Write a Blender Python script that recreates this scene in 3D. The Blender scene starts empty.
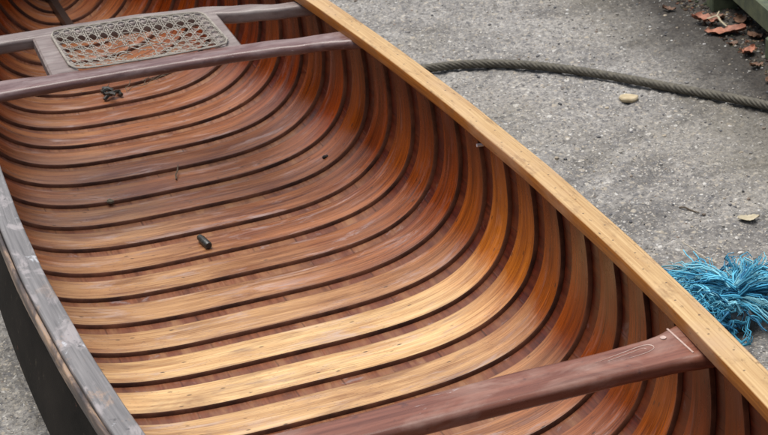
import bpy, math, random
from mathutils import Vector, Matrix, noise
R = random.Random(7)
sc = bpy.context.scene
col = sc.collection

# ------------------------------------------------------------------ helpers
class MB:
    """collects verts / faces / uvs / material ids and links them as ONE mesh"""
    def __init__(s): s.v = []; s.f = []; s.uv = []; s.mi = []; s.col = []
    def quad(s, idx, uv=None, m=0): s.f.append(tuple(idx)); s.uv.append(uv); s.mi.append(m)
    def grid(s, rows, uvs=None, m=0, closed=False, flip=False, mcol=None):
        b = len(s.v); n = len(rows[0])
        for r in rows: s.v.extend(r)
        for i in range(len(rows) - 1):
            for j in range(n if closed else n - 1):
                k = (j + 1) % n
                q = [b + i*n + j, b + i*n + k, b + (i+1)*n + k, b + (i+1)*n + j]
                u = None
                if uvs: u = [uvs[i][j], uvs[i][j+1], uvs[i+1][j+1], uvs[i+1][j]]
                if flip:
                    q.reverse()
                    if u: u.reverse()
                s.quad(q, u, mcol[j] if mcol else m)
        return b
    def cap(s, ring, m=0, flip=False):
        b = len(s.v); s.v.extend(ring); q = list(range(b, b + len(ring)))
        if flip: q.reverse()
        s.quad(q, None, m)
    def tube(s, pts, rad, n=6, m=0, cap=True):
        rows = []; up = Vector((0.13, 0.21, 1)); uvs = []; L = 0
        for i, p in enumerate(pts):
            p = Vector(p); a = Vector(pts[max(i-1, 0)]); c = Vector(pts[min(i+1, len(pts)-1)])
            t = (c - a).normalized(); x = t.cross(up)
            if x.length < 1e-3: x = t.cross(Vector((1, 0, 0)))
            x.normalize(); y = x.cross(t); r = rad(i/(len(pts)-1)) if callable(rad) else rad
            if i: L += (p - Vector(pts[i-1])).length
            rows.append([p + (x*math.cos(2*math.pi*k/n) + y*math.sin(2*math.pi*k/n))*r for k in range(n)])
            uvs.append([(L, k/n) for k in range(n+1)])
        s.grid(rows, uvs, m, closed=True, flip=True)
        if cap: s.cap(rows[0], m); s.cap(rows[-1], m, True)
    def box(s, c, d, rot=None, m=0, bev=0.0):
        c = Vector(c); hx, hy, hz = d[0]/2, d[1]/2, d[2]/2; M = rot or Matrix.Identity(3)
        e = min(bev, hx*.9, hy*.9, hz*.9)
        if e <= 0:
            P = [(x, y, z) for z in (-hz, hz) for x, y in ((-hx, -hy), (hx, -hy), (hx, hy), (-hx, hy))]
            F = [(3, 2, 1, 0), (4, 5, 6, 7), (0, 1, 5, 4), (1, 2, 6, 5), (2, 3, 7, 6), (3, 0, 4, 7)]
            b = len(s.v); s.v.extend(c + M @ Vector(p) for p in P)
            for f in F: s.quad([b + i for i in f], None, m)
            return
        def ring(z, k):
            x, y = hx - k, hy - k
            return [c + M @ Vector(q) for q in ((x, -y+e, z), (x, y-e, z), (x-e, y, z), (-x+e, y, z), (-x, y-e, z), (-x, -y+e, z), (-x+e, -y, z), (x-e, -y, z))]
        rows = [ring(-hz, e*.9), ring(-hz+e, 0), ring(hz-e, 0), ring(hz, e*.9)]
        s.grid(rows, None, m, closed=True); s.cap(rows[0], m, True); s.cap(rows[-1], m)
    def build(s, name, mats, parent=None, smooth=True, angle=40):
        me = bpy.data.meshes.new(name); me.from_pydata([tuple(v) for v in s.v], [], s.f)
        for m in (mats if isinstance(mats, (list, tuple)) else [mats]): me.materials.append(m)
        uvl = me.uv_layers.new(name='UVMap'); i = 0
        for fi, f in enumerate(s.f):
            u = s.uv[fi]
            for k in range(len(f)):
                if u: uvl.data[i].uv = u[k]
                i += 1
        me.polygons.foreach_set('material_index', s.mi)
        if s.col:
            a = me.color_attributes.new('tint', 'FLOAT_COLOR', 'POINT')
            for k, c in enumerate(s.col): a.data[k].color = (c[0], c[1], c[2], 1)
        if smooth:
            me.polygons.foreach_set('use_smooth', [True]*len(s.f))
            try: me.set_sharp_from_angle(angle=math.radians(angle))
            except Exception: pass
        me.update()
        o = bpy.data.objects.new(name, me); col.objects.link(o)
        if parent: o.parent = parent
        return o

def tag(o, label=None, cat=None, group=None, kind=None):
    for k, v in (('label', label), ('category', cat), ('group', group), ('kind', kind)):
        if v: o[k] = v
    return o
def empty(name, loc=(0, 0, 0)):
    o = bpy.data.objects.new(name, None); o.empty_display_size = .1; col.objects.link(o); o.location = loc; return o

def spline(P, n):
    out = []
    P = [Vector(p) for p in P]
    for i in range(len(P) - 1):
        a = P[max(i-1, 0)]; b = P[i]; c = P[i+1]; d = P[min(i+2, len(P)-1)]
        for k in range(n):
            t = k/n; out.append(.5*((2*b) + (c - a)*t + (2*a - 5*b + 4*c - d)*t*t + (3*b - a - 3*c + d)*t**3))
    out.append(P[-1]); return out
# ------------------------------------------------------------------ node helper
class NT:
    def __init__(s, name):
        s.m = bpy.data.materials.new(name); s.m.use_nodes = True; s.t = s.m.node_tree; s.t.nodes.clear()
        s.out = s.n('ShaderNodeOutputMaterial'); s.b = s.n('ShaderNodeBsdfPrincipled'); s.l(s.b.outputs[0], s.out.inputs[0])
    def n(s, ty, **kw):
        x = s.t.nodes.new(ty)
        for k, v in kw.items(): setattr(x, k, v)
        return x
    def l(s, a, b): s.t.links.new(a, b)
    def put(s, sock, v):
        if isinstance(v, bpy.types.NodeSocket): s.l(v, sock)
        elif v is not None:
            if isinstance(v, (tuple, list)) and len(v) == 3 and sock.type == 'RGBA': v = (*v, 1)
            sock.default_value = v
    def math(s, op, a, b=0.0, c=None, clamp=False):
        x = s.n('ShaderNodeMath', operation=op, use_clamp=clamp); s.put(x.inputs[0], a); s.put(x.inputs[1], b)
        if c is not None: s.put(x.inputs[2], c)
        return x.outputs[0]
    def mix(s, f, a, b, mode='MIX'):
        x = s.n('ShaderNodeMix', data_type='RGBA', blend_type=mode); s.put(x.inputs[0], f); s.put(x.inputs[6], a); s.put(x.inputs[7], b); return x.outputs[2]
    def mapr(s, v, a, b, c=0.0, d=1.0):
        x = s.n('ShaderNodeMapRange'); s.put(x.inputs[0], v)
        for i, q in enumerate((a, b, c, d)): s.put(x.inputs[i+1], q)
        return x.outputs[0]
    def vmul(s, v, k):
        x = s.n('ShaderNodeVectorMath', operation='MULTIPLY'); s.put(x.inputs[0], v); x.inputs[1].default_value = k; return x.outputs[0]
    def vadd(s, v, k):
        x = s.n('ShaderNodeVectorMath', operation='ADD'); s.put(x.inputs[0], v); s.put(x.inputs[1], k); return x.outputs[0]
    def noise(s, v, scale=5, detail=4, rough=.55, dist=0.0):
        x = s.n('ShaderNodeTexNoise'); s.put(x.inputs['Vector'], v); x.inputs['Scale'].default_value = scale
        x.inputs['Detail'].default_value = detail; x.inputs['Roughness'].default_value = rough; x.inputs['Distortion'].default_value = dist
        return x.outputs[0]
    def vor(s, v, scale=5, feat='F1', rnd=1.0, out=0, dims='3D'):
        x = s.n('ShaderNodeTexVoronoi', feature=feat, voronoi_dimensions=dims); s.put(x.inputs['Vector'], v); x.inputs['Scale'].default_value = scale
        x.inputs['Randomness'].default_value = rnd; return x.outputs[out]
    def obj(s): return s.n('ShaderNodeTexCoord').outputs['Object']
    def uv(s): return s.n('ShaderNodeTexCoord').outputs['UV']
    def sep(s, v): x = s.n('ShaderNodeSeparateXYZ'); s.put(x.inputs[0], v); return x.outputs
    def comb(s, a=0.0, b=0.0, c=0.0):
        x = s.n('ShaderNodeCombineXYZ'); [s.put(x.inputs[i], q) for i, q in enumerate((a, b, c))]; return x.outputs[0]
    def prop(s, name): return s.n('ShaderNodeAttribute', attribute_type='OBJECT', attribute_name=name).outputs['Fac']
    def ramp(s, f, stops):
        x = s.n('ShaderNodeValToRGB'); e = x.color_ramp.elements
        while len(e) < len(stops): e.new(.5)
        for i, (p, c) in enumerate(stops): e[i].position = p; e[i].color = (*c, 1)
        s.put(x.inputs[0], f); return x.outputs[0]
    def bump(s, h, strength=.3, dist=.002, normal=None):
        x = s.n('ShaderNodeBump'); s.put(x.inputs['Height'], h); x.inputs['Strength'].default_value = strength; x.inputs['Distance'].default_value = dist
        if normal: s.l(normal, x.inputs['Normal'])
        return x.outputs[0]
    def done(s, color, rough=.5, normal=None, coat=0.0, coatr=.2, spec=None):
        s.put(s.b.inputs['Base Color'], color); s.put(s.b.inputs['Roughness'], rough)
        if normal: s.l(normal, s.b.inputs['Normal'])
        s.put(s.b.inputs['Coat Weight'], coat); s.b.inputs['Coat Roughness'].default_value = coatr
        if spec is not None: s.put(s.b.inputs['Specular IOR Level'], spec)
        return s.m

# ------------------------------------------------------------------ materials
def mat_rib():
    t = NT('varnished_rib_wood'); o = t.obj(); uv = t.uv(); u, v, _ = t.sep(uv); tone = t.prop('tone'); seed = t.prop('seed'); wear = t.prop('wear')
    z = t.sep(o)[2]
    kx = t.mapr(t.math('ADD', t.sep(o)[0], t.math('MULTIPLY', t.math('SUBTRACT', t.noise(t.vmul(o, (6, 20, 6)), 1, 4), .5), .3)), -.12, .22)
    wear = t.math('SUBTRACT', wear, t.math('MULTIPLY', t.math('MULTIPLY', t.math('SUBTRACT', 1., wear), kx), .75), clamp=True)
    gv = t.comb(t.math('MULTIPLY', u, 9), t.math('MULTIPLY', v, 420), seed)
    grain = t.noise(gv, 1, 5, .65, .4)
    gv2 = t.comb(t.math('MULTIPLY', u, 2.2), t.math('MULTIPLY', v, 40), seed)
    broad = t.noise(gv2, 1, 3, .5, .8)
    blot = t.noise(t.vadd(t.vmul(o, (9, 14, 9)), t.comb(0., 0., seed)), 1, 5, .6)
    g = t.math('ADD', t.math('MULTIPLY', grain, .6), t.math('MULTIPLY', broad, .4))
    dark = t.mix(tone, (.030, .0040, .0009), (.19, .045, .004)); lite = t.mix(tone, (.225, .031, .003), (.55, .165, .016))
    varn = t.mix(t.mapr(g, .37, .62), dark, lite)
    wd = t.mix(wear, (.095, .028, .011), (.42, .215, .08)); wl = t.mix(wear, (.36, .145, .062), (.80, .55, .27))
    worn = t.mix(t.mapr(g, .36, .6), wd, wl)
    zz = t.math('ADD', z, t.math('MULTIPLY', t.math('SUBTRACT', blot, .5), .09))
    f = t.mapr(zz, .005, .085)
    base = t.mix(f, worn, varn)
    tz = t.mapr(t.math('ADD', z, t.math('MULTIPLY', t.math('SUBTRACT', blot, .5), .12)), .14, .29, 1, .34)  # shade below the gunwale painted into the rib colour, deeper with height
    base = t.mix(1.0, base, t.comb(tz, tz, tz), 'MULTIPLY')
    # red-brown varnish left in streaks on the floor, grey dirt film elsewhere
    st = t.noise(t.vadd(t.vmul(o, (5, 26, 5)), t.comb(seed, 0., 0.)), 1, 6, .65, .5)
    base = t.mix(t.math('MULTIPLY', t.mapr(st, .47, .68), t.mapr(f, 0., 1., .6, .35)), base, (.095, .021, .011))
    gr = t.noise(t.vadd(t.vmul(o, (13, 46, 13)), t.comb(0., seed, 3.)), 1, 5, .7)
    base = t.mix(t.math('MULTIPLY', t.mapr(gr, .56, .74), t.mapr(f, 0., 1., .5, .12)), base, (.15, .115, .115))
    hz = t.noise(t.vadd(t.vmul(o, (7, 34, 7)), t.comb(5., seed, 1.)), 1, 7, .74, .7)
    base = t.mix(t.math('MULTIPLY', t.mapr(hz, .54, .68), t.mapr(f, 0., 1., .5, .12)), base, (.46, .37, .36))
    # clinched tack marks and dings
    tv = t.comb(t.math('MULTIPLY', u, 22), t.math('MULTIPLY', v, 52), seed)
    d = t.vor(tv, 1, 'F1', .75)
    tk = t.math('MULTIPLY', t.mapr(d, .06, .12, 1, 0), t.mapr(t.noise(tv, .6, 2), .4, .5))
    base = t.mix(t.math('MULTIPLY', tk, .8), base, (.035, .02, .014))
    sv = t.comb(t.math('MULTIPLY', u, 90), t.math('MULTIPLY', v, 330), seed)
    sp = t.mapr(t.vor(sv, 1, 'F1', 1), .08, .2, 1, 0)
    base = t.mix(t.math('MULTIPLY', sp, t.math('MULTIPLY', .75, t.mapr(blot, .42, .55))), base, (.05, .03, .022))
    # darker brown along both long edges
    e = t.math('MINIMUM', v, t.math('SUBTRACT', .076, v))
    base = t.mix(t.mapr(e, .0, .006, .55, 0), base, (.06, .028, .018))
    h = t.math('ADD', t.math('MULTIPLY', grain, .5), t.math('MULTIPLY', tk, -.9))
    rg = t.math('ADD', t.mapr(f, 0., 1., .34, .27), t.math('MULTIPLY', t.math('SUBTRACT', blot, .5), .35))
    return t.done(base, rg, t.bump(h, .35, .0012), coat=t.mapr(f, 0., 1., .22, .22), coatr=.16, spec=t.mapr(f, 0., 1., .35, .22))

def mat_rib_edge():  # mottled darker brown for the narrow side faces of each rib
    t = NT('dark_rib_edge'); n = t.noise(t.vmul(t.obj(), (11, 11, 11)), 1, 5, .65)
    return t.done(t.mix(t.mapr(n, .38, .72), (.040, .014, .008), (.20, .075, .038)), .5, spec=.3)

def mat_plank():
    t = NT('cedar_planking'); o = t.obj(); u, v, _ = t.sep(t.uv()); z = t.sep(o)[2]
    pu = t.math('DIVIDE', t.math('ADD', u, t.math('MULTIPLY', t.noise(t.vmul(o, (3., 1.2, 3.)), 1, 2), .03)), .082); pid = t.math('FLOOR', pu); pf = t.math('FRACT', pu)
    wn = t.n('ShaderNodeTexWhiteNoise', noise_dimensions='2D'); t.l(t.comb(pid, t.math('FLOOR', t.math('ADD', t.math('DIVIDE', v, .8), t.math('MULTIPLY', pid, .37)))), wn.inputs['Vector']); rnd = wn.outputs['Value']
    gr = t.noise(t.comb(t.math('MULTIPLY', u, 190), t.math('MULTIPLY', v, 7), t.math('MULTIPLY', rnd, 9)), 1, 5, .65, .4)
    f = t.mapr(t.math('ADD', z, t.math('MULTIPLY', t.math('SUBTRACT', t.noise(t.vmul(o, (9, 9, 9)), 1, 4), .5), .1)), -.005, .07)
    varn = t.mix(t.mapr(gr, .3, .7), (.030, .0045, .002), (.105, .016, .005))
    worn = t.mix(t.mapr(gr, .1, .9), (.095, .030, .014), (.25, .088, .040))
    worn = t.mix(t.mapr(t.math('ADD', t.sep(o)[1], t.math('MULTIPLY', t.noise(t.vmul(o, (5, 5, 5)), 1, 4), .5)), .0, .7, 0, .75), worn, t.mix(t.mapr(gr, .3, .7), (.15, .065, .038), (.30, .145, .085)))
    base = t.mix(f, worn, varn)
    base = t.mix(t.math('MULTIPLY', t.mapr(rnd, .55, 1), .5), base, t.mix(f, (.23, .11, .055), (.10, .026, .009)))
    base = t.mix(t.math('MULTIPLY', t.mapr(rnd, .35, 0), .45), base, (.09, .03, .028))
    # flaking pale varnish
    lg = t.noise(t.vadd(t.vmul(o, (26, 5, 26)), (7., 2., 1.)), 1, 6, .65, .5)
    base = t.mix(t.mapr(lg, .48, .7, 0, .7), base, t.mix(f, (.33, .175, .085), (.15, .04, .012)))
    base = t.mix(t.mapr(lg, .45, .3, 0, .6), base, (.05, .014, .009))
    fl = t.noise(t.vmul(o, (16, 22, 16)), 1, 7, .72, .6)
    base = t.mix(t.math('MULTIPLY', t.mapr(fl, .60, .66), t.mapr(f, 0, 1, .6, .18)), base, (.27, .215, .21))
    seam = t.math('MINIMUM', pf, t.math('SUBTRACT', 1, pf))
    dirt0 = t.noise(t.vmul(o, (11, 11, 11)), 1, 3)
    sm = t.mapr(seam, .008, .024, 1, 0)
    base = t.mix(t.math('MULTIPLY', sm, t.mapr(dirt0, .42, .66, .05, .6)), base, (.018, .009, .007))
    dirt = t.noise(t.vmul(o, (30, 30, 30)), 1, 5, .7)
    base = t.mix(t.mapr(dirt, .55, .8, 0, .5), base, (.04, .025, .022))
    return t.done(base, t.mapr(gr, .3, .7, .3, .45), t.bump(t.math('SUBTRACT', t.math('MULTIPLY', gr, .4), sm), .3, .0012), coat=.12, coatr=.2, spec=.35)

def mat_gunwale_light():
    t = NT('honey_spruce_gunwale'); o = t.obj(); u, v, _ = t.sep(t.uv())
    g = t.noise(t.comb(t.math('MULTIPLY', u, 5), t.math('MULTIPLY', v, 260), 0.), 1, 5, .6, .5)
    b = t.noise(t.vmul(o, (14, 5, 14)), 1, 5, .6)
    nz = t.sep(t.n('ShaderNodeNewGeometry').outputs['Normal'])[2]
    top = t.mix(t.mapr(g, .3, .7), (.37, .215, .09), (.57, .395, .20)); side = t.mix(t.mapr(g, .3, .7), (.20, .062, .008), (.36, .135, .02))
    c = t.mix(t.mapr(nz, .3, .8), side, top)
    c = t.mix(t.mapr(b, .5, .75, 0, .55), c, (.42, .29, .20))
    w = t.noise(t.vmul(o, (40, 16, 40)), 1, 6, .72)
    c = t.mix(t.mapr(w, .53, .70, 0, .6), c, (.15, .075, .035))
    w2 = t.noise(t.vmul(o, (130, 60, 130)), 1, 4, .7)
    c = t.mix(t.mapr(w2, .62, .7, 0, .6), c, (.07, .04, .022))
    fu = t.math('FRACT', t.math('DIVIDE', u, .054)); alt = t.math('MULTIPLY', t.math('FLOOR', t.math('MULTIPLY', t.math('FRACT', t.math('DIVIDE', u, .108)), 2)), .011)
    dx = t.math('MULTIPLY', t.math('SUBTRACT', fu, .5), .054); dy = t.math('SUBTRACT', v, t.math('ADD', .0335, alt))
    nd = t.math('SQRT', t.math('ADD', t.math('MULTIPLY', dx, dx), t.math('MULTIPLY', dy, dy)))
    c = t.mix(t.mapr(nd, .0012, .0020, .8, 0), c, (.06, .04, .03))
    d = t.vor(t.comb(t.math('MULTIPLY', u, 17), t.math('MULTIPLY', v, 50), 0.), 1, 'F1', .9)
    c = t.mix(t.mapr(d, .05, .09, .75, 0), c, (.05, .03, .02))
    return t.done(c, t.mapr(b, .3, .7, .38, .55), t.bump(g, .25, .001), coat=.05, coatr=.3, spec=.3)

def mat_gunwale_grey():
    t = NT('weathered_grey_gunwale'); o = t.obj(); u, v, _ = t.sep(t.uv()); y = t.sep(o)[1]
    g = t.noise(t.comb(t.math('MULTIPLY', u, 7), t.math('MULTIPLY', v, 230), 0.), 1, 5, .6, .5)
    c = t.mix(t.mapr(g, .3, .7), (.10, .094, .094), (.215, .203, .20))
    b = t.noise(t.vmul(o, (26, 13, 26)), 1, 6, .62, .9)
    c = t.mix(t.mapr(b, .52, .62, 0, .6), c, (.38, .34, .34))
    b2 = t.noise(t.vadd(t.vmul(o, (30, 17, 30)), (4., 2., 1.)), 1, 6, .7, .5)
    tan = t.mix(t.mapr(g, .3, .7), (.27, .16, .10), (.47, .34, .24))
    c = t.mix(t.math('MULTIPLY', t.mapr(b2, .55, .66, 0, .6), t.mapr(y, -.5, -.85)), c, tan)
    w = t.noise(t.vadd(t.vmul(o, (36, 22, 36)), (1., 7., 3.)), 1, 6, .6, .6)
    c = t.mix(t.mapr(w, .645, .69, 0, .6), c, (.55, .57, .60))
    s = t.noise(t.vmul(o, (90, 60, 90)), 1, 3, .6)
    c = t.mix(t.mapr(s, .66, .72, 0, .7), c, (.03, .028, .03))
    return t.done(c, .42, t.bump(t.math('ADD', g, b), .3, .001), coat=.15, coatr=.35)

def mat_outwale_left():
    t = NT('worn_tan_outwale'); o = t.obj(); u, v, _ = t.sep(t.uv())
    g = t.noise(t.vmul(o, (40, 9, 40)), 1, 6, .7, .5)
    c = t.ramp(g, [(.35, (.03, .025, .025)), (.52, (.10, .07, .055)), (.62, (.30, .20, .13)), (.75, (.20, .18, .18))])
    return t.done(c, .5, t.bump(g, .3, .001))

def mat_red(name, da, li, grey, gloss=.3):
    t = NT(name); o = t.obj()
    g = t.noise(t.vmul(o, (5, 120, 120)), 1, 5, .6, .4); b = t.noise(t.vmul(o, (9, 22, 22)), 1, 6, .65, .4)
    c = t.mix(t.mapr(g, .3, .7), da, li)
    c = t.mix(t.mapr(b, .45, .68, 0, .6), c, grey)
    w = t.noise(t.vadd(t.vmul(o, (22, 90, 90)), (3., 5., 2.)), 1, 6, .7, .4)
    c = t.mix(t.mapr(w, .64, .69, 0, .55), c, (.42, .37, .36))
    s = t.noise(t.vmul(o, (60, 70, 60)), 1, 4, .7)
    c = t.mix(t.mapr(s, .62, .72, 0, .5), c, (.04, .02, .022))
    return t.done(c, t.mapr(b, .3, .7, gloss, gloss+.2), t.bump(t.math('ADD', g, b), .25, .001), coat=.2, coatr=.18, spec=.45)

def mat_skin():
    t = NT('dark_painted_canvas'); o = t.obj()
    n = t.noise(t.vmul(o, (7, 7, 12)), 1, 6, .65); s = t.noise(t.vmul(o, (60, 60, 60)), 1, 5, .7)
    c = t.mix(t.mapr(n, .3, .7), (.007, .006, .005), (.020, .0165, .0135))
    c = t.mix(t.mapr(s, .60, .72, 0, .6), c, (.09, .07, .05))
    fl = t.noise(t.vadd(t.vmul(o, (26, 26, 26)), (2., 4., 8.)), 1, 6, .7)
    c = t.mix(t.mapr(fl, .66, .69, 0, .6), c, (.16, .07, .05))
    wv = t.noise(t.vmul(o, (400, 400, 400)), 1, 2)
    return t.done(c, .75, t.bump(t.math('ADD', wv, n), .3, .001), spec=.08)

def mat_simple(name, a, b, scale=20, rough=.7, bmp=.3, bd=.002, spec=None):
    t = NT(name); n = t.noise(t.vmul(t.obj(), (scale,)*3), 1, 5, .65)
    return t.done(t.mix(t.mapr(n, .3, .7), a, b), rough, t.bump(n, bmp, bd), spec=spec)

def mat_tint(name, rough=.7, spec=.3):
    t = NT(name); a = t.n('ShaderNodeAttribute', attribute_name='tint').outputs['Color']
    n = t.noise(t.vmul(t.obj(), (150,)*3), 1, 3)
    return t.done(t.mix(1.0, a, t.mix(n, (.75,)*3, (1.2,)*3), 'MULTIPLY'), rough, spec=spec)

def mat_ground():
    t = NT('worn_asphalt'); o = t.obj(); x, y, z = t.sep(o)
    big = t.noise(t.vmul(o, (1.4,)*3), 1, 4, .55); med = t.noise(t.vmul(o, (9, 9, 9)), 1, 6, .65); fine = t.noise(t.vmul(o, (75, 75, 75)), 1, 5, .75)
    c = t.mix(t.mapr(med, .3, .7), (.20, .19, .176), (.46, .44, .412))
    c = t.mix(t.mapr(big, .42, .6, 0, .6), c, (.33, .305, .27))
    st = t.noise(t.vadd(t.vmul(o, (3.2, 5.5, 3)), (3., 1., 0.)), 1, 6, .68, .6)
    c = t.mix(t.mapr(st, .5, .64, 0, .8), c, (.115, .107, .10))
    gs = t.noise(t.vadd(t.vmul(o, (2.3, 2.3, 2)), (8., 3., 0.)), 1, 5, .6)
    c = t.mix(t.mapr(gs, .52, .68, 0, .4), c, (.22, .195, .14))
    c = t.mix(t.mapr(fine, .34, .62, .9, 0), c, (.075, .071, .068))
    # exposed aggregate, each stone its own grey, tan or pale
    for sc_, off, thr in ((48, 5.3, .36), (85, 0., .42), (150, 3.7, .45), (260, 8.1, .5)):
        vn = t.n('ShaderNodeTexVoronoi', feature='F1'); t.put(vn.inputs['Vector'], t.vadd(o, t.comb(off, off, 0.))); vn.inputs['Scale'].default_value = sc_
        cc = t.sep(vn.outputs['Color'])
        sel = t.math('MULTIPLY', t.mapr(vn.outputs['Distance'], thr, thr - .12), t.mapr(cc[0], .5, .6))
        stone = t.ramp(cc[1], [(0., (.07, .07, .075)), (.3, (.17, .165, .165)), (.6, (.29, .275, .25)), (.85, (.37, .32, .25)), (1., (.58, .57, .54))])
        c = t.mix(t.math('MULTIPLY', sel, .8), c, stone)
    # dark soil creeping out from under the green frame
    edge = t.math('SUBTRACT', t.math('ADD', x, t.math('MULTIPLY', t.math('SUBTRACT', med, .5), .26)), t.math('ADD', 1.30, t.math('MULTIPLY', t.math('SUBTRACT', y, .2), .11)))
    sf = t.mapr(edge, -.19, .02)
    soil = t.mix(t.mapr(fine, .3, .7), (.009, .0075, .006), (.042, .034, .026))
    c = t.mix(t.math('MULTIPLY', sf, .93), c, soil)
    halo = t.math('MULTIPLY', t.math('MULTIPLY', t.mapr(edge, -.30, -.1), t.mapr(edge, .0, -.12)), t.mapr(big, .4, .6))
    c = t.mix(t.math('MULTIPLY', halo, .35), c, (.16, .142, .1))
    h = t.math('ADD', t.math('MULTIPLY', fine, .7), t.math('MULTIPLY', t.vor(o, 120), .5))
    return t.done(c, .85, t.bump(h, .8, .006), spec=.35)

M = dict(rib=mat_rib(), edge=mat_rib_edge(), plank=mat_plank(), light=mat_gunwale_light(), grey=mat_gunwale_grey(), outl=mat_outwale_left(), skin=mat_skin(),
    thwart=mat_red('purple_red_thwart', (.095, .030, .018), (.23, .088, .055), (.34, .215, .17), .26),
    seat=mat_red('weathered_seat_wood', (.12, .088, .08), (.235, .185, .17), (.31, .275, .255), .4),
    seatrail=mat_red('red_brown_seat_rail', (.085, .040, .036), (.18, .10, .092), (.33, .265, .255), .24),
    cane=mat_simple('grey_cane', (.17, .15, .125), (.38, .345, .295), 60, .6),
    stem=mat_simple('dark_stem_wood', (.012, .007, .005), (.04, .018, .012), 30, .4),
    ground=mat_ground(), gravel=mat_tint('loose_gravel', .8), litter=mat_tint('plant_litter', .8),
    rope=mat_simple('greasy_hemp_rope', (.042, .037, .028), (.13, .116, .085), 90, .7, .5, .003),
    blue=mat_tint('blue_polypropylene', .6, .22), knot=mat_simple('dirty_rope_core', (.012, .016, .02), (.05, .07, .085), 120, .8, .6, .004),
    stone=mat_simple('tan_stone', (.34, .27, .16), (.52, .43, .28), 60, .8), leaf=mat_simple('orange_dead_leaf', (.13, .042, .024), (.40, .16, .09), 60, .65),
    brownl=mat_simple('brown_dead_leaf', (.06, .032, .018), (.20, .10, .055), 60, .65), palel=mat_simple('pale_dead_leaf', (.33, .28, .18), (.48, .42, .30), 60, .7), twig=mat_simple('grey_twig', (.06, .045, .03), (.17, .13, .09), 90, .8),
    palet=mat_simple('bleached_twig', (.32, .28, .22), (.48, .44, .36), 90, .8), black=mat_simple('dark_plug', (.012, .014, .012), (.05, .05, .045), 200, .35),
    metal=mat_simple('bright_screw', (.5, .5, .52), (.75, .75, .78), 200, .3), faint=mat_simple('faint_scratch', (.36, .23, .19), (.52, .40, .35), 150, .6), white=mat_simple('scuffed_white', (.50, .42, .38), (.70, .62, .56), 150, .6),
    frame=mat_simple('mossy_green_paint', (.034, .048, .032), (.11, .125, .065), 30, .6, .4, .003), slat=mat_simple('pale_blue_paint', (.26, .36, .42), (.42, .52, .56), 14, .5))

# ------------------------------------------------------------------ canoe form
W0, A, B, YM = .4214, .15544, -3.7e-5, -.4393
H0, HC, YC = .30922, .02396, -.151
TI, GH, GW, TB = .0199, .0221, .0347, .0168
GZ = -.036                                        # ground level (outside of the hull bottom)
def Wf(y): q = y - YM; return max(W0*(1 - A*q*q - B*q**4), .004)
def Hf(y): return H0 + HC*(y - YC)**2
def sect(y, t):
    W = Wf(y); H = Hf(y); q = y - YM
    n = max(1.25, 3.658 - .38*q*q); m = 4.21 - 2.6*min(max((abs(q) - 1.3)/1.2, 0), 1)
    th = t*math.pi/2; s = abs(math.sin(th)); c = abs(math.cos(th))
    x = s**(2/n)*W; z = H*(1 - c**(2/m))
    x -= TB*min(1, W/.2)*max((z/H - .35)/.65, 0)**2
    return Vector((math.copysign(x, t), y, z))
NT_ = 120
TS = [math.copysign(abs(k)**1.0, k) for k in [(-1 + 2*i/NT_) for i in range(NT_ + 1)]]
def section(y, off):
    """points round the section, pushed outward by off, with girth coordinate"""
    P = [sect(y, t) for t in TS]; out = []; H = Hf(y); g = 0; G = []
    for i, p in enumerate(P):
        if i: g += (p - P[i-1]).length
        G.append(g)
    mid = G[len(G)//2]
    for i, p in enumerate(P):
        a = P[max(i-1, 0)]; b = P[min(i+1, NT_)]; d = b - a
        nrm = Vector((d.z, 0, -d.x)).normalized() if d.length > 1e-9 else Vector((0, 0, -1))
        o = min(off + (.013*max(0, 1 - abs(p.z/H - .42)/.42) if off > .012 else 0), Wf(y)*.8 + .002)
        out.append((p + nrm*o, G[i] - mid))
    return out
Y0, Y1 = YM - 2.52, YM + 2.52
ys = [Y0 + (Y1 - Y0)*i/150 for i in range(151)]
canoe = empty('canoe', (0, -.44, GZ))
tag(canoe, 'open wooden canoe with varnished ribs, caned seat and dark canvas hull on asphalt', 'canoe')
root = empty('pivot'); bpy.data.objects.remove(root)
PARTS = []
def part(mb, name, mats, parent=None, **kw):
    o = mb.build(name, mats, None, **kw); PARTS.append((o, parent)); return o

# planking and canvas
for nm, off, mt, flip in (('planking', .0079, M['plank'], False), ('hull_canvas', .0137, M['skin'], True)):
    mb = MB(); rows = []; uvs = []
    for y in ys:
        s = section(y, off)
        rows.append([Vector((p.x, p.y, min(p.z, Hf(y) - .006))) for p, g in s]); uvs.append([(g, y) for p, g in s])
    mb.grid(rows, uvs, flip=not flip)
    part(mb, nm, mt)
# outside keel strip
mb = MB(); rows = []
for y in [YM - 1.9 + 3.8*i/40 for i in range(41)]:
    zb = -.0137; rows.append([Vector((-.012, y, zb + .002)), Vector((-.008, y, GZ - .002)), Vector((.008, y, GZ - .002)), Vector((.012, y, zb + .002))])
mb.grid(rows); part(mb, 'keel', M['skin'])

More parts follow.
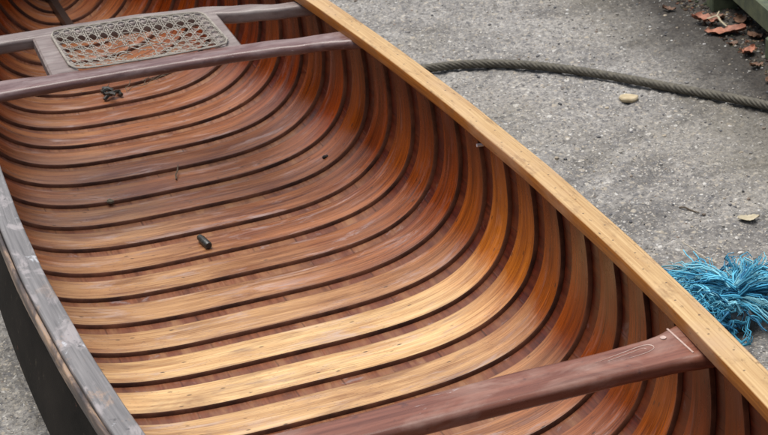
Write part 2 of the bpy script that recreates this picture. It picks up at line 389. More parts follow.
# ribs
tones = {0: .1, 1: .03, 2: .14, 3: .05, 4: .2, 5: .08, 6: .26, 7: .12, 8: .3, 9: .2, 10: .14, 11: .4, 12: .92, 13: 1.0, 14: .42, 15: .2, 16: .14, 17: .2, 18: .32, 19: .12, 20: .34}
RW, RT = .076, .0080
for k in range(-13, 33):
    y0 = -.108*(k - 8)
    # k counts the ribs from the seat end towards the near thwart
    if y0 < Y0 + .12 or y0 + RW > Y1 - .12: continue
    mb = MB(); wob = R.uniform(-.003, .003)
    prof = [(0, RT*.97), (.0006, RT*.35), (.0022, .0006), (.008, 0), (RW*.5, -.0003), (RW - .008, 0), (RW - .0022, .0006), (RW - .0006, RT*.35), (RW, RT*.97)]
    secs = [(section(y0 + wob*0 + py, po), py) for py, po in prof]
    mcol = [1, 1, 0, 0, 0, 0, 1, 1]
    rows = []; uvs = []
    for i in range(NT_ + 1):
        row = []; uvr = []
        for (s, py) in secs:
            p, g = s[i]
            # ribs narrow towards the gunwale
            tz = max(0, (p.z/Hf(p.y) - .3)/.7)
            yy = p.y + tz*(.5 - py/RW)*.020 + .0012*math.sin(i*.13 + k*2.1)
            row.append(Vector((p.x, yy, min(p.z, Hf(p.y) - .006)))); uvr.append((g, py))
        rows.append(row); uvs.append(uvr)
    mb.grid(rows, uvs, mcol=mcol)
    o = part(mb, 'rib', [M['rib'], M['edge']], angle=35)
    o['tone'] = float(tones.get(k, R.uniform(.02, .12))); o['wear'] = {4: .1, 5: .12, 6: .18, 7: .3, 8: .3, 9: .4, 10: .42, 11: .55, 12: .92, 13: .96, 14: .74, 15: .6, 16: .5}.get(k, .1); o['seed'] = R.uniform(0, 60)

# gunwales: inwale cap and outwale strip on each side
def rounded(x0, x1, z0, z1, r):
    P = []
    for cx, cz, a0 in ((x1 - r, z0 + r, -90), (x1 - r, z1 - r, 0), (x0 + r, z1 - r, 90), (x0 + r, z0 + r, 180)):
        for a in (0, 30, 60, 90):
            th = math.radians(a0 + a); P.append((cx + r*math.cos(th), cz + r*math.sin(th)))
    return P
def rail(sgn, xi, xo, zt, zb, r, y_from, y_to, steps=110, jit=.0):
    mb = MB(); rows = []; uvs = []
    for i in range(steps + 1):
        y = y_from + (y_to - y_from)*i/steps
        w = Wf(y) - TB*min(1, Wf(y)/.2); a = max(w + xi, .001); b = max(w + xo, a + .006); H = Hf(y)
        j = jit*noise.noise(Vector((y*6, sgn*3, 0)))
        P = rounded(a + j, b + j, H + zb, H + zt, r)
        L = 0; uvr = [(y, 0)]
        for q in range(1, len(P) + 1):
            L += math.hypot(P[q % len(P)][0] - P[q-1][0], P[q % len(P)][1] - P[q-1][1]); uvr.append((y, L))
        rows.append([Vector((sgn*x, y, z)) for x, z in P]); uvs.append(uvr)
    mb.grid(rows, uvs, closed=True, flip=(sgn > 0)); mb.cap(rows[0], flip=sgn < 0); mb.cap(rows[-1], flip=sgn > 0)
    return mb
for sg in (1, -1):
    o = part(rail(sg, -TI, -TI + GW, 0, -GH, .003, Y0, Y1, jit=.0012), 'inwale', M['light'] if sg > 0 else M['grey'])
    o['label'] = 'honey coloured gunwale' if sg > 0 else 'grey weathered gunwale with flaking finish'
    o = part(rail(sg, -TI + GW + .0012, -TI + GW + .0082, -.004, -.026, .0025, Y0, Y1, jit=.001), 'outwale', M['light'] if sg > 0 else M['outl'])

# short decks and stems at the two ends
for e, yy in ((1, Y1), (-1, Y0)):
    mb = MB(); rows = []
    for i in range(9):
        y = yy - e*.34*(1 - i/8); w = max(Wf(y) - TB*min(1, Wf(y)/.2) - TI, .002)
        rows.append([Vector((-w, y, Hf(y) - .004)), Vector((0, y, Hf(y) + .004)), Vector((w, y, Hf(y) - .004))])
    mb.grid(rows, flip=e > 0); lo = [[p - Vector((0, 0, .014)) for p in r] for r in rows]; mb.grid(lo, flip=e < 0); mb.grid([rows[0], lo[0]], flip=e < 0)
    part(mb, 'deck', M['thwart'])
    mb = MB(); pts = []
    for i in range(20):
        y = YM + e*(1.86 + .60*i/19); pts.append(Vector((0, y, sect(y, 0).z + .004 + (.40*((i - 11)/8)**2 if i > 11 else 0))))
    rows = [[p + Vector((-.013, 0, 0)), p + Vector((-.009, 0, .014)), p + Vector((.009, 0, .014)), p + Vector((.013, 0, 0))] for p in pts]
    mb.grid(rows, flip=e < 0); mb.cap(rows[0]); part(mb, 'stem', M['stem'])

# thwart near the camera
def slab(stations, thick, rnd, zt, bow=0.0, n=5):
    """plan outline stations (x, y_near, y_far) -> rounded board"""
    rows = []
    for x, ya, yb in stations:
        w = yb - ya; r = min(rnd, thick*.48, w*.45); P = []
        for cy, cz, a0 in ((yb - r, -thick + r, -90), (yb - r, -r, 0), (ya + r, -r, 90), (ya + r, -thick + r, 180)):
            for k in range(n + 1):
                th = math.radians(a0 + 90*k/n); P.append(Vector((x, cy + r*math.cos(th), zt(x) + cz + r*math.sin(th))))
        rows.append(P)
    mb = MB(); mb.grid(rows, closed=True); mb.cap(rows[0], flip=True); mb.cap(rows[-1]); return mb
def lerp_stations(pts, n):
    out = []
    for i in range(n + 1):
        x = pts[0][0] + (pts[-1][0] - pts[0][0])*i/n
        for a, b in zip(pts, pts[1:]):
            if a[0] - 1e-9 <= x <= b[0] + 1e-9:
                f = (x - a[0])/(b[0] - a[0]); f = f*f*(3 - 2*f); out.append((x,) + tuple(a[j] + (b[j] - a[j])*f for j in range(1, len(a)))); break
    return out
zT = Hf(-1.18) - GH - .001
def thx(y): return Wf(y) - TB
tw = [(-.378, -1.228, -1.132), (-.28, -1.222, -1.150), (-.12, -1.214, -1.153), (0, -1.213, -1.149), (.11, -1.213, -1.147), (.23, -1.214, -1.151), (.30, -1.218, -1.148), (.3785, -1.228, -1.126)]
o = part(slab(lerp_stations(tw, 40), .023, .009, lambda x: zT), 'thwart', M['thwart'])
TH = o
def spline0(P): return spline([(*q, zT + .0003) for q in P], 6)
# scored pale lines and bolt heads at the thwart end
mb = MB()
mb.box((.338, -1.176, zT + .0006), (.0024, .070, .0012))
part(mb, 'scratch_line', M['faint'], TH)
mb = MB()
mb.tube(spline0([(.216, -1.178), (.25, -1.172), (.285, -1.166), (.298, -1.168), (.300, -1.177), (.285, -1.184), (.252, -1.187)]), lambda f: .0008*math.sin(math.pi*(.08 + .84*f)), 4)
mb.tube(spline0([(.232, -1.181), (.262, -1.176), (.285, -1.172), (.290, -1.176)]), .0004, 4)
part(mb, 'scratch_line', M['faint'], TH)
for x, y in ((.322, -1.160), (-.327, -1.166)):
    mb = MB(); mb.tube([(x, y, zT - .001), (x, y, zT + .0016)], .0042, 12); part(mb, 'bolt_head', M['faint'] if x == .322 else M['stem'], TH)

# caned seat
zs = Hf(.4) - GH - .001; TW = .027
seat = empty('seat'); PARTS.append((seat, None)); seat['label'] = 'caned seat with grey frame and torn webbing'
fr = [(-.404, .256, .335), (-.30, .258, .333), (-.21, .256, .316), (-.10, .252, .304), (.0, .247, .300), (.12, .238, .294), (.20, .228, .286), (.28, .212, .268), (.402, .180, .258)]
part(slab(lerp_stations(fr, 40), .021, .0105, lambda x: zs), 'front_rail', M['seatrail'], seat)
rr = [(-.372, .556, .612), (-.26, .551, .604), (-.17, .546, .599), (-.02, .535, .590), (.14, .506, .562), (.23, .476, .527), (.30, .456, .492), (.376, .445, .486)]
part(slab(lerp_stations(rr, 40), TW, .008, lambda x: zs), 'rear_rail', M['seat'], seat)
def yint(tab, x, j):
    for a, b in zip(tab, tab[1:]):
        if a[0] <= x <= b[0]:
            f = (x - a[0])/(b[0] - a[0]); f = f*f*(3 - 2*f); return a[j] + (b[j] - a[j])*f
# cross pieces and the thin inner border that the cane is laced into
def cross(xa, xb):
    st = []; mb = MB(); rows = []
    for i in range(13):
        f = i/12; a = xa[0] + (xa[1] - xa[0])*f; b = xb[0] + (xb[1] - xb[0])*f
        ya = yint(fr, a, 2) - .01; yb = yint(rr, a, 1) + .008; y = ya + (yb - ya)*f
        e = .004; rows.append([Vector((a, y, zs - TW + .004)), Vector((a, y, zs - .0012 - e)), Vector((a + e, y, zs - .0012)), Vector((b - e, y, zs - .0012)), Vector((b, y, zs - .0012 - e)), Vector((b, y, zs - TW + .004))])
    mb.grid(rows, closed=True, flip=True); return mb
part(cross((-.215, -.208), (-.158, -.162)), 'cross_piece', M['seat'], seat)
part(cross((.120, .128), (.162, .169)), 'cross_piece', M['seat'], seat)
CX0, CX1 = -.172, .140
def cy0(x): return yint(fr, x, 2) - .004
def cy1(x): return yint(rr, x, 1) + .012
def sag(s, t):
    e = max(0, 1 - ((s - .47)/.5)**2)*max(0, 1 - ((t - .45)/.5)**2)
    return -.020*e**1.2
def cpt(s, t, dz=0):
    x = CX0 + (CX1 - CX0)*s; a, b = cy0(x), cy1(x)
    return Vector((x, a + (b - a)*t, zs + .0012 + dz + sag(s, t)))
def rcorner(s, t):                                       # inside the rounded-corner outline
    dx = max(abs(s - .5) - .42, 0)/.08; dy = max(abs(t - .5) - .38, 0)/.12
    return dx*dx + dy*dy <= 1.05
mb = MB()
def strand(a, b, w, dz, brk=None):
    n = 40; run = []
    def flush(run):
        if len(run) < 2: return
        rows = []
        for i, p in enumerate(run):
            d = (run[min(i+1, len(run)-1)] - run[max(i-1, 0)]).normalized(); s = Vector((-d.y, d.x, 0)).normalized()*w/2; h = Vector((0, 0, w*.38))
            rows.append([p - s, p + h*.8 - s*.4, p + h*.8 + s*.4, p + s])
        mb.grid(rows, flip=True)
    for i in range(n + 1):
        f = i/n; s = a[0] + (b[0] - a[0])*f; t = a[1] + (b[1] - a[1])*f
        if not (0 <= s <= 1 and 0 <= t <= 1 and rcorner(s, t)) or (brk and brk(s, t)): flush(run); run = []; continue
        run.append(cpt(s, t, dz + .0007*math.sin(i*2.1)))
    flush(run)
NX, NY = 14, 7
def hole(cx, cy, rx, ry, jig):
    return lambda s, t: ((s - cx)/rx)**2 + ((t - cy)/ry)**2 < 1 + .5*math.sin(jig*7 + s*30)
for i in range(NX + 1):
    s = i/NX
    for d in (-.10, .10): strand((s + d/NX, 0), (s + d/NX, 1), .0021, 0, hole(.46, .42, .16, .2, i + d))
for j in range(NY + 1):
    t = j/NY
    for d in (-.10, .10): strand((0, t + d/NY), (1, t + d/NY), .0021, .0012, hole(.48, .42, .16, .18, j + d))
for i in range(-NY, NX + 1):
    for d in (.5,):
        strand(((i + d)/NX, 0), ((i + d + NY)/NX, 1), .0018, .002, hole(.5, .45, .17, .2, i))
        strand(((i + d + NY)/NX, 0), ((i + d)/NX, 1), .0018, .0026, hole(.44, .4, .16, .2, i + .4))
# beaded border
brd = [(.08, 0), (.92, 0), (.975, .03), (1, .12), (1, .88), (.975, .97), (.92, 1), (.08, 1), (.025, .97), (0, .88), (0, .12), (.025, .03), (.08, 0)]
pts = []
for a, b in zip(brd, brd[1:]):
    n = max(2, int(40*math.hypot(b[0] - a[0], b[1] - a[1]))); pts += [cpt(a[0] + (b[0]-a[0])*i/n, a[1] + (b[1]-a[1])*i/n, .0028) for i in range(n)]
pts.append(pts[0]); mb.tube(pts, .0024, 6, cap=False)
# broken strands curling in the torn middle
for q in range(30):
    s = .46 + R.gauss(0, .15); t = .42 + R.gauss(0, .17)
    if not (.05 < s < .95 and .08 < t < .92): continue
    p = cpt(s, t, .004); a = R.uniform(0, 6.28); L = R.uniform(.02, .065); bz = R.uniform(-.012, .008)
    mb.tube([p + Vector((math.cos(a + .8*f)*L*f, math.sin(a + .8*f)*L*f*.7, bz*f*f + .004*math.sin(f*3))) for f in (0, .2, .4, .6, .8, 1)], .0009, 4)
part(mb, 'cane_webbing', M['cane'], seat, smooth=True)

# bright screw on the right side below the gunwale
sp_ = None
mb = MB(); s0 = sect(-.350, .985); s0.z = Hf(-.35) - GH - .024
mb.tube([s0 + Vector((-.004 + .012*.0, 0, 0)), s0 + Vector((-.016, 0, .001))], .003, 10)
part(mb, 'screw', M['metal'])
for o, pr in PARTS:
    o.parent = pr or canoe
    if not pr: o.matrix_parent_inverse = Matrix.Translation((0, .44, -GZ))

# ------------------------------------------------------------------ ground
def axis(f0, f1, step, far):
    a = [f0 + step*i for i in range(int((f1 - f0)/step) + 1)]; lo = []; hi = []; d = step
    x = a[0]
    while x > -far: d *= 1.5; x -= d; lo.append(x)
    d = step; x = a[-1]
    while x < far: d *= 1.5; x += d; hi.append(x)
    return lo[::-1] + a + hi
gx = axis(-.75, 1.75, .009, 140); gy = axis(-1.3, 1.65, .009, 140)
def gh(x, y):
    h = .0035*noise.noise(Vector((x*3, y*3, 0))) + .0026*noise.noise(Vector((x*14, y*14, 2))) + .0058*noise.noise(Vector((x*42, y*42, 5))) + .0042*noise.noise(Vector((x*95, y*95, 7)))
    return GZ - .004 + h*min(1, 8/(1 + abs(x) + abs(y)))
mb = MB(); mb.grid([[Vector((x, y, gh(x, y))) for x in gx] for y in gy], flip=False)
tag(mb.build('ground', M['ground'], angle=180), kind='structure')

# loose stones pressed into the surface
GREYS = [(.10, .10, .105), (.17, .165, .16), (.23, .22, .20), (.29, .27, .24), (.34, .29, .22), (.30, .29, .28), (.19, .15, .12), (.50, .49, .46), (.40, .38, .35)]
ICO = [(0, 0, 1), (.85, 0, .35), (.26, .81, .4), (-.69, .5, .3), (-.69, -.5, .42), (.26, -.81, .33)]
def pebble(mb, x, y, r, c, z=None, sz=.55):
    b = len(mb.v); a = R.uniform(0, 6.28); z = gh(x, y) if z is None else z; ex = R.uniform(.6, 1.25)
    for q in ICO:
        k = R.uniform(.75, 1.2); px, py = q[0]*k*ex, q[1]*k
        mb.v.append(Vector((x + r*(px*math.cos(a) - py*math.sin(a)), y + r*(px*math.sin(a) + py*math.cos(a)), z + r*sz*q[2]*k))); mb.col.append(c)
    for i in range(5):
        mb.v.append(Vector((mb.v[b+1+i].x, mb.v[b+1+i].y, z - r*.5))); mb.col.append(c)
    for i in range(5):
        j = (i + 1) % 5; mb.quad((b, b+1+i, b+1+j)); mb.quad((b+1+i, b+6+i, b+6+j, b+1+j))
mb = MB()
def open_ground(x, y): return abs(x) > Wf(y) + .02 if abs(y - YM) < 2.4 else True
for _ in range(15000):
    x = R.uniform(-.72, 1.75); y = R.uniform(-1.25, 1.6)
    if not open_ground(x, y): continue
    r = min(.0012 + R.expovariate(1)*.0013, .0065); g = R.choice(GREYS); k = R.uniform(.7, 1.15)
    pebble(mb, x, y, r, tuple(c*k for c in g))
tag(mb.build('gravel', M['gravel'], smooth=False), 'loose grit and small stones scattered over the grey asphalt', 'gravel', kind='stuff')
# dark litter on the soil under the frame
mb = MB()
LC = [(.03, .022, .016), (.07, .045, .03), (.12, .075, .045), (.20, .09, .05), (.26, .2, .12), (.05, .06, .03), (.34, .31, .26), (.02, .018, .016)]
for _ in range(8000):
    y = R.uniform(-.1, 1.5); x = 1.36 + .11*(y - .2) + .02 + abs(R.gauss(0, .14))
    if x > 2: continue
    c = R.choice(LC); k = R.uniform(.35, .85)
    pebble(mb, x, y, (.0012 + R.random()**3*.006), tuple(q*k for q in c), sz=R.uniform(.3, .9))
tag(mb.build('leaf_litter', M['litter'], smooth=False), 'dark crumbs of leaf litter and soil along the foot of the green frame', 'litter', kind='stuff')

# ------------------------------------------------------------------ laid rope on the ground
RR = .0102
pth = spline([(.30, .83, 0), (.55, .80, 0), (.72, .776, 0), (.83, .747, 0), (.945, .669, 0), (1.06, .533, 0), (1.173, .36, 0), (1.255, .238, 0), (1.33, .10, 0), (1.45, -.12, 0), (1.62, -.36, 0)], 60)
mb = MB(); rows = []; L = 0; NS = 63
for i, p in enumerate(pth):
    if i: L += (p - pth[i-1]).length
    t = (pth[min(i+1, len(pth)-1)] - pth[max(i-1, 0)]).normalized(); sd = Vector((t.y, -t.x, 0)); zc = GZ + RR*.82 + .001
    row = []
    for k in range(NS):
        a = 2*math.pi*k/NS; lob = abs(math.sin(3.5*(a + L*68)))
        r = RR*(.74 + .30*lob**.6)
        row.append(p + sd*math.cos(a)*r + Vector((0, 0, zc + math.sin(a)*r)))
    rows.append(row)
mb.grid(rows, closed=True, flip=False); mb.cap(rows[0]); mb.cap(rows[-1])
tag(mb.build('rope', M['rope'], angle=180), 'long dark twisted rope lying in a curve across the asphalt', 'rope')

# ------------------------------------------------------------------ frayed blue rope
br = empty('frayed_rope', (.742, -.612, GZ)); tag(br, 'bundle of frayed bright blue rope fibres beside the honey coloured gunwale', 'frayed rope')
def fibres(mb, n, origin, fn, r=(.0006, .0024)):
    for _ in range(n//3):
        P0 = fn(); k0 = R.uniform(.5, 1.15)
        base = R.choice([(.05, .29, .47), (.08, .38, .56), (.13, .48, .66), (.035, .19, .34), (.24, .58, .70)])
        for q in range(R.randint(3, 6)):                 # fibres of one lock stay together and fray apart at the tip
            o = Vector((R.gauss(0, 1), R.gauss(0, 1), R.gauss(0, 1))); m = len(P0) - 1; sh = R.uniform(.7, 1)
            P = [p + o*(.0013 + .0055*(i/m)**1.6) for i, p in enumerate(P0)]; P = [Vector((p.x, p.y, max(p.z, .0012))) for p in P[:max(5, int(len(P)*sh))]]
            rr = r[0] + (r[1] - r[0])*R.random()**1.8; k = k0*R.uniform(.75, 1.2)
            b = len(mb.v); mb.tube([p + origin for p in P], lambda f: rr*(1 - .4*f), 4, cap=False); mb.col += [tuple(c*k for c in base)]*(len(mb.v) - b)
def curl(d, L, lift, droop, wob, start=Vector((0, 0, 0)), n=11):
    d = Vector(d).normalized(); s = d.cross(Vector((0, 0, 1))).normalized(); ph = R.uniform(0, 6.28); fq = R.uniform(3, 9); out = []; bend = R.uniform(-1, 1)
    for i in range(n):
        f = i/(n-1); p = start + d*L*f + s*(wob*L*math.sin(ph + fq*f)*f*.5 + bend*wob*L*f*f) + Vector((0, 0, lift*math.sin(f*math.pi*.8) - droop*f*f + wob*L*.3*math.sin(ph*2 + fq*1.3*f)*f))
        p += Vector((math.sin(ph*5 + f*23), math.sin(ph*3 + f*19), math.sin(ph*7 + f*21)))*.0035*f; p.z = max(p.z, .0015 + .004*R.random()*.3 - start.z*0 ); out.append(p)
    return out
K = Vector((.012, .012, .038))
# view directions on the ground: left in the picture is (-.95,.3), up is (.3,.95)
LFT = Vector((-.89, .46, 0)); UPV = Vector((.5, .87, 0)); RGT = Vector((.89, -.46, 0))
def f_left():
    a = R.gauss(.38, .40); d = LFT*math.cos(a) + UPV*math.sin(a); return curl(d, R.uniform(.07, .20), R.uniform(0, .035), .038, R.uniform(.08, .5), K + Vector((R.gauss(0, .008), R.gauss(0, .008), R.gauss(0, .010))))
def f_right():
    a = R.gauss(.85, .42); d = RGT*math.cos(a) + UPV*math.sin(a) + Vector((0, 0, R.uniform(.0, .32))); return curl(d, R.uniform(.06, .125), R.uniform(.005, .022), .03, R.uniform(.08, .45), K + Vector((R.gauss(.005, .006), R.gauss(0, .006), R.gauss(.006, .008))))
def f_low():
    a = R.uniform(-1.1, .5); d = LFT*math.cos(a) + UPV*math.sin(a); st = Vector((-.035, -.02, .012)) + Vector((R.gauss(0, .022), R.gauss(0, .022), abs(R.gauss(.008, .014)))); return curl(d, R.uniform(.03, .075), R.uniform(.005, .03), .02, R.uniform(.5, 1.3), st)
def f_stray():
    a = R.uniform(-.1, .8); d = LFT*math.cos(a) + UPV*math.sin(a); return curl(d, R.uniform(.15, .20), R.uniform(0, .02), .04, R.uniform(.05, .3), K)
def f_br():
    a = R.gauss(-.1, .5); d = RGT*math.cos(a) + UPV*math.sin(a); return curl(d, R.uniform(.05, .14), R.uniform(.0, .02), .038, R.uniform(.02, .3), K)
mb = MB()
fibres(mb, 520, Vector((0, 0, 0)), f_left); fibres(mb, 420, Vector((0, 0, 0)), f_right); fibres(mb, 520, Vector((0, 0, 0)), f_low); fibres(mb, 60, Vector((0, 0, 0)), f_stray, (.0010, .0017)); fibres(mb, 120, Vector((0, 0, 0)), f_br)
mb.build('fibre_tuft', M['blue'], br, angle=180)
mb = MB(); rows = []
for i in range(13):
    f = i/12; th = f*math.pi; row = []
    for k in range(20):
        a = 2*math.pi*k/20; n_ = 1 + .28*noise.noise(Vector((math.cos(a)*2 + f*3, math.sin(a)*2, f*4)))
        row.append(Vector((-.004 + .033*math.sin(th)*math.cos(a)*n_, -.024 + .027*math.sin(th)*math.sin(a)*n_, .018 + .021*math.cos(th)*n_)))
    rows.append(row)
mb.grid(rows, closed=True, flip=True); mb.build('rope_core', M['knot'], br)

# ------------------------------------------------------------------ green frame at the far right
fz = GZ - .006
gf = empty('timber_frame', (1.50, .82, GZ)); tag(gf, 'low green painted timber frame with mossy side beam on short feet', 'timber frame')
def fpart(name, mats, c, d, rz=0, bev=.004):
    mb = MB(); mb.box(Vector(c) - Vector((1.50, .82, GZ)), d, Matrix.Rotation(rz, 3, 'Z'), bev=bev); return mb.build(name, mats, gf)
ang = math.radians(-11)
def along(s, off=0): return Vector((1.515 + s*math.sin(-ang) + off*math.cos(ang), .62 + s*math.cos(ang) + off*math.sin(-ang)*-1, 0))
b_ = along(.4); fpart('side_beam', M['frame'], (b_.x, b_.y, .040), (.04, 2.2, .059), ang)
for s in (-.62, -.18, .215, .9, 1.4):
    q = along(s, -.012 if s == .215 else .0); fpart('foot', M['frame'], (q.x, q.y, -.016), (.066, .05, .053), ang, .003)
for i in range(4):
    q = along(.4, .062 + .1*i); fpart('deck_board', M['slat'], (q.x, q.y, .0805), (.088, 2.2, .02), ang, .003)
q = along(.4, .44); fpart('side_beam', M['frame'], (q.x, q.y, .040), (.04, 2.2, .059), ang)
for s in (-.62, .215, 1.4):
    q = along(s, .44); fpart('foot', M['frame'], (q.x, q.y, -.014), (.066, .05, .05), ang, .003)

# ------------------------------------------------------------------ leaves, stones, twigs
def leaf(name, mat, loc, rz, L, w, curlz, label, group=None, frill=.0, seed=0):
    mb = MB(); rows = []
    for i in range(13):
        f = i/12; hw = w*math.sin(math.pi*min(1, .06 + f*.94))**.7*(1 + .18*noise.noise(Vector((f*6, seed, 0)))); row = []
        for k in range(7):
            s = k/3 - 1; row.append(Vector((L*(f - .5), hw*s, .003 + curlz*(abs(s)**2)*(.6 + .4*math.sin(f*4 + seed)) + curlz*.8*(f - .5)**2*2 + frill*noise.noise(Vector((f*7, s*3, seed))))))
        rows.append(row)
    mb.grid(rows, flip=True); low = [[p - Vector((0, 0, .0006)) for p in r] for r in rows]; mb.grid(low)
    o = mb.build(name, mat, angle=180); o.location = loc; o.rotation_euler = (0, 0, rz); tag(o, label, 'leaf', group); return o
def gz(x, y): return gh(x, y)
leaf('dead_leaf', M['leaf'], (1.452, .655, gz(1.452, .655) + .006), 2.74, .10, .020, .010, 'larger curled orange dead leaf on dark soil by the green frame', frill=.008, seed=1)
leaf('dead_leaf', M['leaf'], (1.447, .742, gz(1.447, .742) + .007), 2.25, .075, .017, .010, 'smaller orange dead leaf just behind the larger curled one', frill=.009, seed=5)
leaf('dead_leaf', M['leaf'], (1.428, .505, gz(1.428, .505) + .005), .5, .05, .013, .008, 'small reddish leaf scrap on soil at the right edge of the photo', frill=.006, seed=9)
leaf('dead_leaf', M['palel'], (.972, -.276, gz(.972, -.276) + .001), -.3, .042, .012, .004, 'flat pale leaf on the asphalt right of the canoe, above the blue rope', frill=.004, seed=3)
for q, (x, y, L) in enumerate(((1.40, .42, .035), (1.50, .60, .05), (1.43, .58, .03), (1.49, .76, .045), (1.385, .33, .04), (1.475, .44, .04), (1.52, .70, .05), (1.42, .88, .035))):
    leaf('leaf_scrap', M['brownl'], (x, y, gz(x, y) + .003), q*1.7, L, L*.28, .006, 'small dull brown leaf scrap on the dark soil by the green frame', 'brown leaf scraps on the soil', frill=.006, seed=20 + q)
mb = MB(); b0 = Vector((0, 0, 0))
P = spline([(-.02, .012, 0), (-.006, .006, .002), (.008, -.004, 0), (.016, .006, -.001), (.004, .014, -.001), (-.02, .012, 0)], 4)[:-1]
mb = MB(); ring = [Vector((p.x, p.y, -.003)) for p in P]; r2 = [Vector((p.x*1.03, p.y*1.03, .005 + .002*noise.noise(p*90))) for p in P]; r3 = [Vector((p.x*.84, p.y*.84, .010 + .002*noise.noise(p*60))) for p in P]
O_ = [(-.022, .002), (-.017, -.009), (-.008, -.012), (.003, -.0145), (.011, -.012), (.019, -.004), (.022, .004), (.010, .010), (-.004, .0135), (-.017, .008)]
mb = MB(); rows = [[Vector((x*k, y*k*1.55, z + .0015*math.sin(7*i))) for i, (x, y) in enumerate(O_)] for k, z in ((.95, -.004), (1.04, .002), (.95, .005), (.80, .0060))]
mb.grid(rows, closed=True); mb.cap(rows[-1]); o = mb.build('stone', M['stone'], angle=30); o.location = (1.057, .389, gz(1.057, .389)); o.rotation_euler = (0, 0, -.3); tag(o, 'flat tan stone on the asphalt between the dark rope and the canoe', 'stone')
for x, y, L, rz, mt, lab in ((.895, -.185, .045, -1.0, 'twig', 'thin brown twig on open asphalt between pale leaf and gunwale'), (.812, -.372, .085, 1.92, 'palet', 'bleached thin stick leaning out of the blue rope fibres')):
    mb = MB(); mb.tube([Vector((L*(f - .5), .004*math.sin(f*5), .004 + (.012*f if mt == 'palet' else .001*math.sin(f*9)))) for f in (0, .25, .5, .75, 1)], lambda f: .0019*(1 - .4*f), 6)
    o = mb.build('twig', M[mt]); o.location = (x, y, gz(x, y)); o.rotation_euler = (0, 0, rz); tag(o, lab, 'twig')
mb = MB(); mb.tube(spline([(0, 0, .016), (.02, .012, .024), (.04, -.002, .020), (.066, -.014, .014)], 6), lambda f: .0030*(1 - .3*f), 6); mb.tube(spline([(.02, .012, .024), (.015, .03, .03)], 5), .0018, 5)
o = mb.build('twig', M['palel']); o.location = (1.447, .735, gz(1.447, .735)); o.rotation_euler = (0, 0, -1.1); tag(o, 'pale greenish twig lying across the orange leaves by the green frame', 'twig')

# ------------------------------------------------------------------ debris lying in the canoe
mb = MB(); mb.tube([(-.024, 0, .0072), (-.022, 0, .0072), (.012, 0, .0072), (.0125, 0, .0072), (.021, 0, .0072)], lambda f: (.0058, .0072, .0072, .0062, .0062)[min(4, int(f*4 + .5))], 12)
o = mb.build('plug', M['black']); o.location = (-.0135, .040, .0005); o.rotation_euler = (0, 0, math.radians(98)); tag(o, 'small dark cylindrical plug lying on the ribs in the canoe floor', 'plug')
mb = MB()
for q in range(7):
    a = R.uniform(0, 3.1); c = Vector((R.gauss(0, .008), R.gauss(0, .008), .006 + .002*q)); d = Vector((math.cos(a), math.sin(a), R.uniform(-.2, .3)))*R.uniform(.008, .016)
    mb.tube([c - d, c + Vector((0, 0, .003)), c + d], .0042, 6)
o = mb.build('dirt_clump', M['black']); o.location = (-.012, .905, .0005); tag(o, 'small black clump of dirt under the seat front on the canoe floor', 'dirt clump')
for (x, y, L, rz, br_) in ((.075, .925, .085, .3, 1), (.040, .935, .05, 1.2, 0), (.105, .945, .06, -.6, 1), (-.01, .95, .05, .9, 0)):
    mb = MB(); mb.tube([Vector((L*(f - .5), .004*math.sin(f*6), .004 + .014*f + .004*math.sin(f*9))) for f in (0, .15, .3, .45, .6, .75, .9, 1)], .0009, 5)
    if br_: mb.tube([Vector((0, 0, .008)), Vector((.014, .014, .014)), Vector((.03, .018, .017))], .0007, 5)
    o = mb.build('twig', M['twig']); o.location = (x, y, .0005); o.rotation_euler = (0, 0, rz)
    tag(o, 'thin brown plant stem on the canoe floor just in front of the seat', 'twig', 'plant stems under the seat')
mb = MB(); mb.tube([Vector((.05*(f - .5), .002*math.sin(f*6), .003 + .010*f)) for f in (0, .3, .6, 1)], lambda f: .0019*(1 - .4*f), 5)
o = mb.build('twig', M['twig']); o.location = (.020, .386, .0005); o.rotation_euler = (0, 0, 1.25); tag(o, 'short brown splinter on the canoe floor between the seat and the dark plug', 'twig')
for x, y, zz, s_, lab in ((-.139, .322, .001, .006, 'tiny dry leaf scrap caught at a rib edge left of the splinter'), (.300, .250, .062, .006, 'black crumb of dirt where the ribs curve up on the right side')):
    mb = MB()
    for q in range(3): pebble(mb, R.uniform(-.006, .006), R.uniform(-.004, .004), s_*R.uniform(.6, 1.1), (.16, .14, .10) if x < 0 else (.02, .018, .018), z=.001)
    o = mb.build('dirt_clump', M['litter'], smooth=False); zf = max(sect(y, t/200).z for t in range(0, 190) if sect(y, t/200).x <= abs(x)); o.location = (x, y, zf + .0005); tag(o, lab, 'dirt clump')

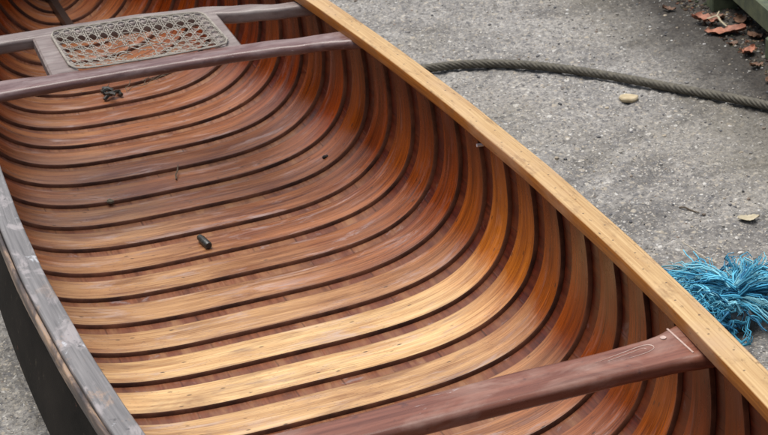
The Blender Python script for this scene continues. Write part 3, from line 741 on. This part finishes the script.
# ------------------------------------------------------------------ camera, light, world
pi_, ya, ro = (math.radians(a) for a in (25.12486, 18.12021, -4.3441))
fw = Vector((math.cos(pi_)*math.sin(ya), math.cos(pi_)*math.cos(ya), -math.sin(pi_))); r = fw.cross(Vector((0, 0, 1))).normalized(); u = r.cross(fw)
r2 = math.cos(ro)*r + math.sin(ro)*u; u2 = -math.sin(ro)*r + math.cos(ro)*u
cd = bpy.data.cameras.new('camera'); cam = bpy.data.objects.new('camera', cd); col.objects.link(cam)
cam.matrix_world = Matrix(((r2.x, u2.x, -fw.x, -.64367), (r2.y, u2.y, -fw.y, -2.98774), (r2.z, u2.z, -fw.z, 1.47002), (0, 0, 0, 1)))
cd.sensor_width = 36; cd.lens = 36*1800.026/768; cd.clip_start = .05; cd.clip_end = 400
cd.dof.use_dof = True; cd.dof.focus_distance = 2.75; cd.dof.aperture_fstop = 20
sc.camera = cam
SEL, SAZ = 76, -40                                 # sun elevation, azimuth measured from +Y towards +X
sd = bpy.data.lights.new('sun', 'SUN'); sd.energy = 3.65; sd.angle = math.radians(42); sd.color = (1, .96, .9)
so = bpy.data.objects.new('sun', sd); col.objects.link(so)
dv = Vector((math.cos(math.radians(SEL))*math.sin(math.radians(SAZ)), math.cos(math.radians(SEL))*math.cos(math.radians(SAZ)), math.sin(math.radians(SEL))))
so.rotation_euler = dv.to_track_quat('Z', 'Y').to_euler(); so.location = (2, 3, 5)
w = bpy.data.worlds.new('World'); sc.world = w; w.use_nodes = True; nt = w.node_tree; bg = nt.nodes['Background']
sk = nt.nodes.new('ShaderNodeTexSky'); sk.sky_type = 'NISHITA'; sk.sun_disc = False; sk.sun_elevation = math.radians(SEL); sk.sun_rotation = math.radians(SAZ); sk.air_density = 1.0; sk.dust_density = 2.5
hs = nt.nodes.new('ShaderNodeHueSaturation'); hs.inputs['Saturation'].default_value = .45
nt.links.new(sk.outputs[0], hs.inputs['Color']); tc = nt.nodes.new('ShaderNodeTexCoord'); sx = nt.nodes.new('ShaderNodeSeparateXYZ'); mr = nt.nodes.new('ShaderNodeMapRange'); mx = nt.nodes.new('ShaderNodeMix')
# overcast sky: darker towards the horizon than overhead
nt.links.new(tc.outputs['Generated'], sx.inputs[0]); nt.links.new(sx.outputs[2], mr.inputs[0]); mr.interpolation_type = 'SMOOTHSTEP'
for i, q in enumerate((.05, .6, .28, 1.15)): mr.inputs[i+1].default_value = q
mx.data_type = 'RGBA'; mx.blend_type = 'MULTIPLY'; mx.inputs[0].default_value = 1; nt.links.new(hs.outputs[0], mx.inputs[6]); nt.links.new(mr.outputs[0], mx.inputs[7])
nt.links.new(mx.outputs[2], bg.inputs['Color']); bg.inputs['Strength'].default_value = .15
sc.view_settings.view_transform = 'Standard'; sc.view_settings.look = 'None'; sc.view_settings.exposure = 0
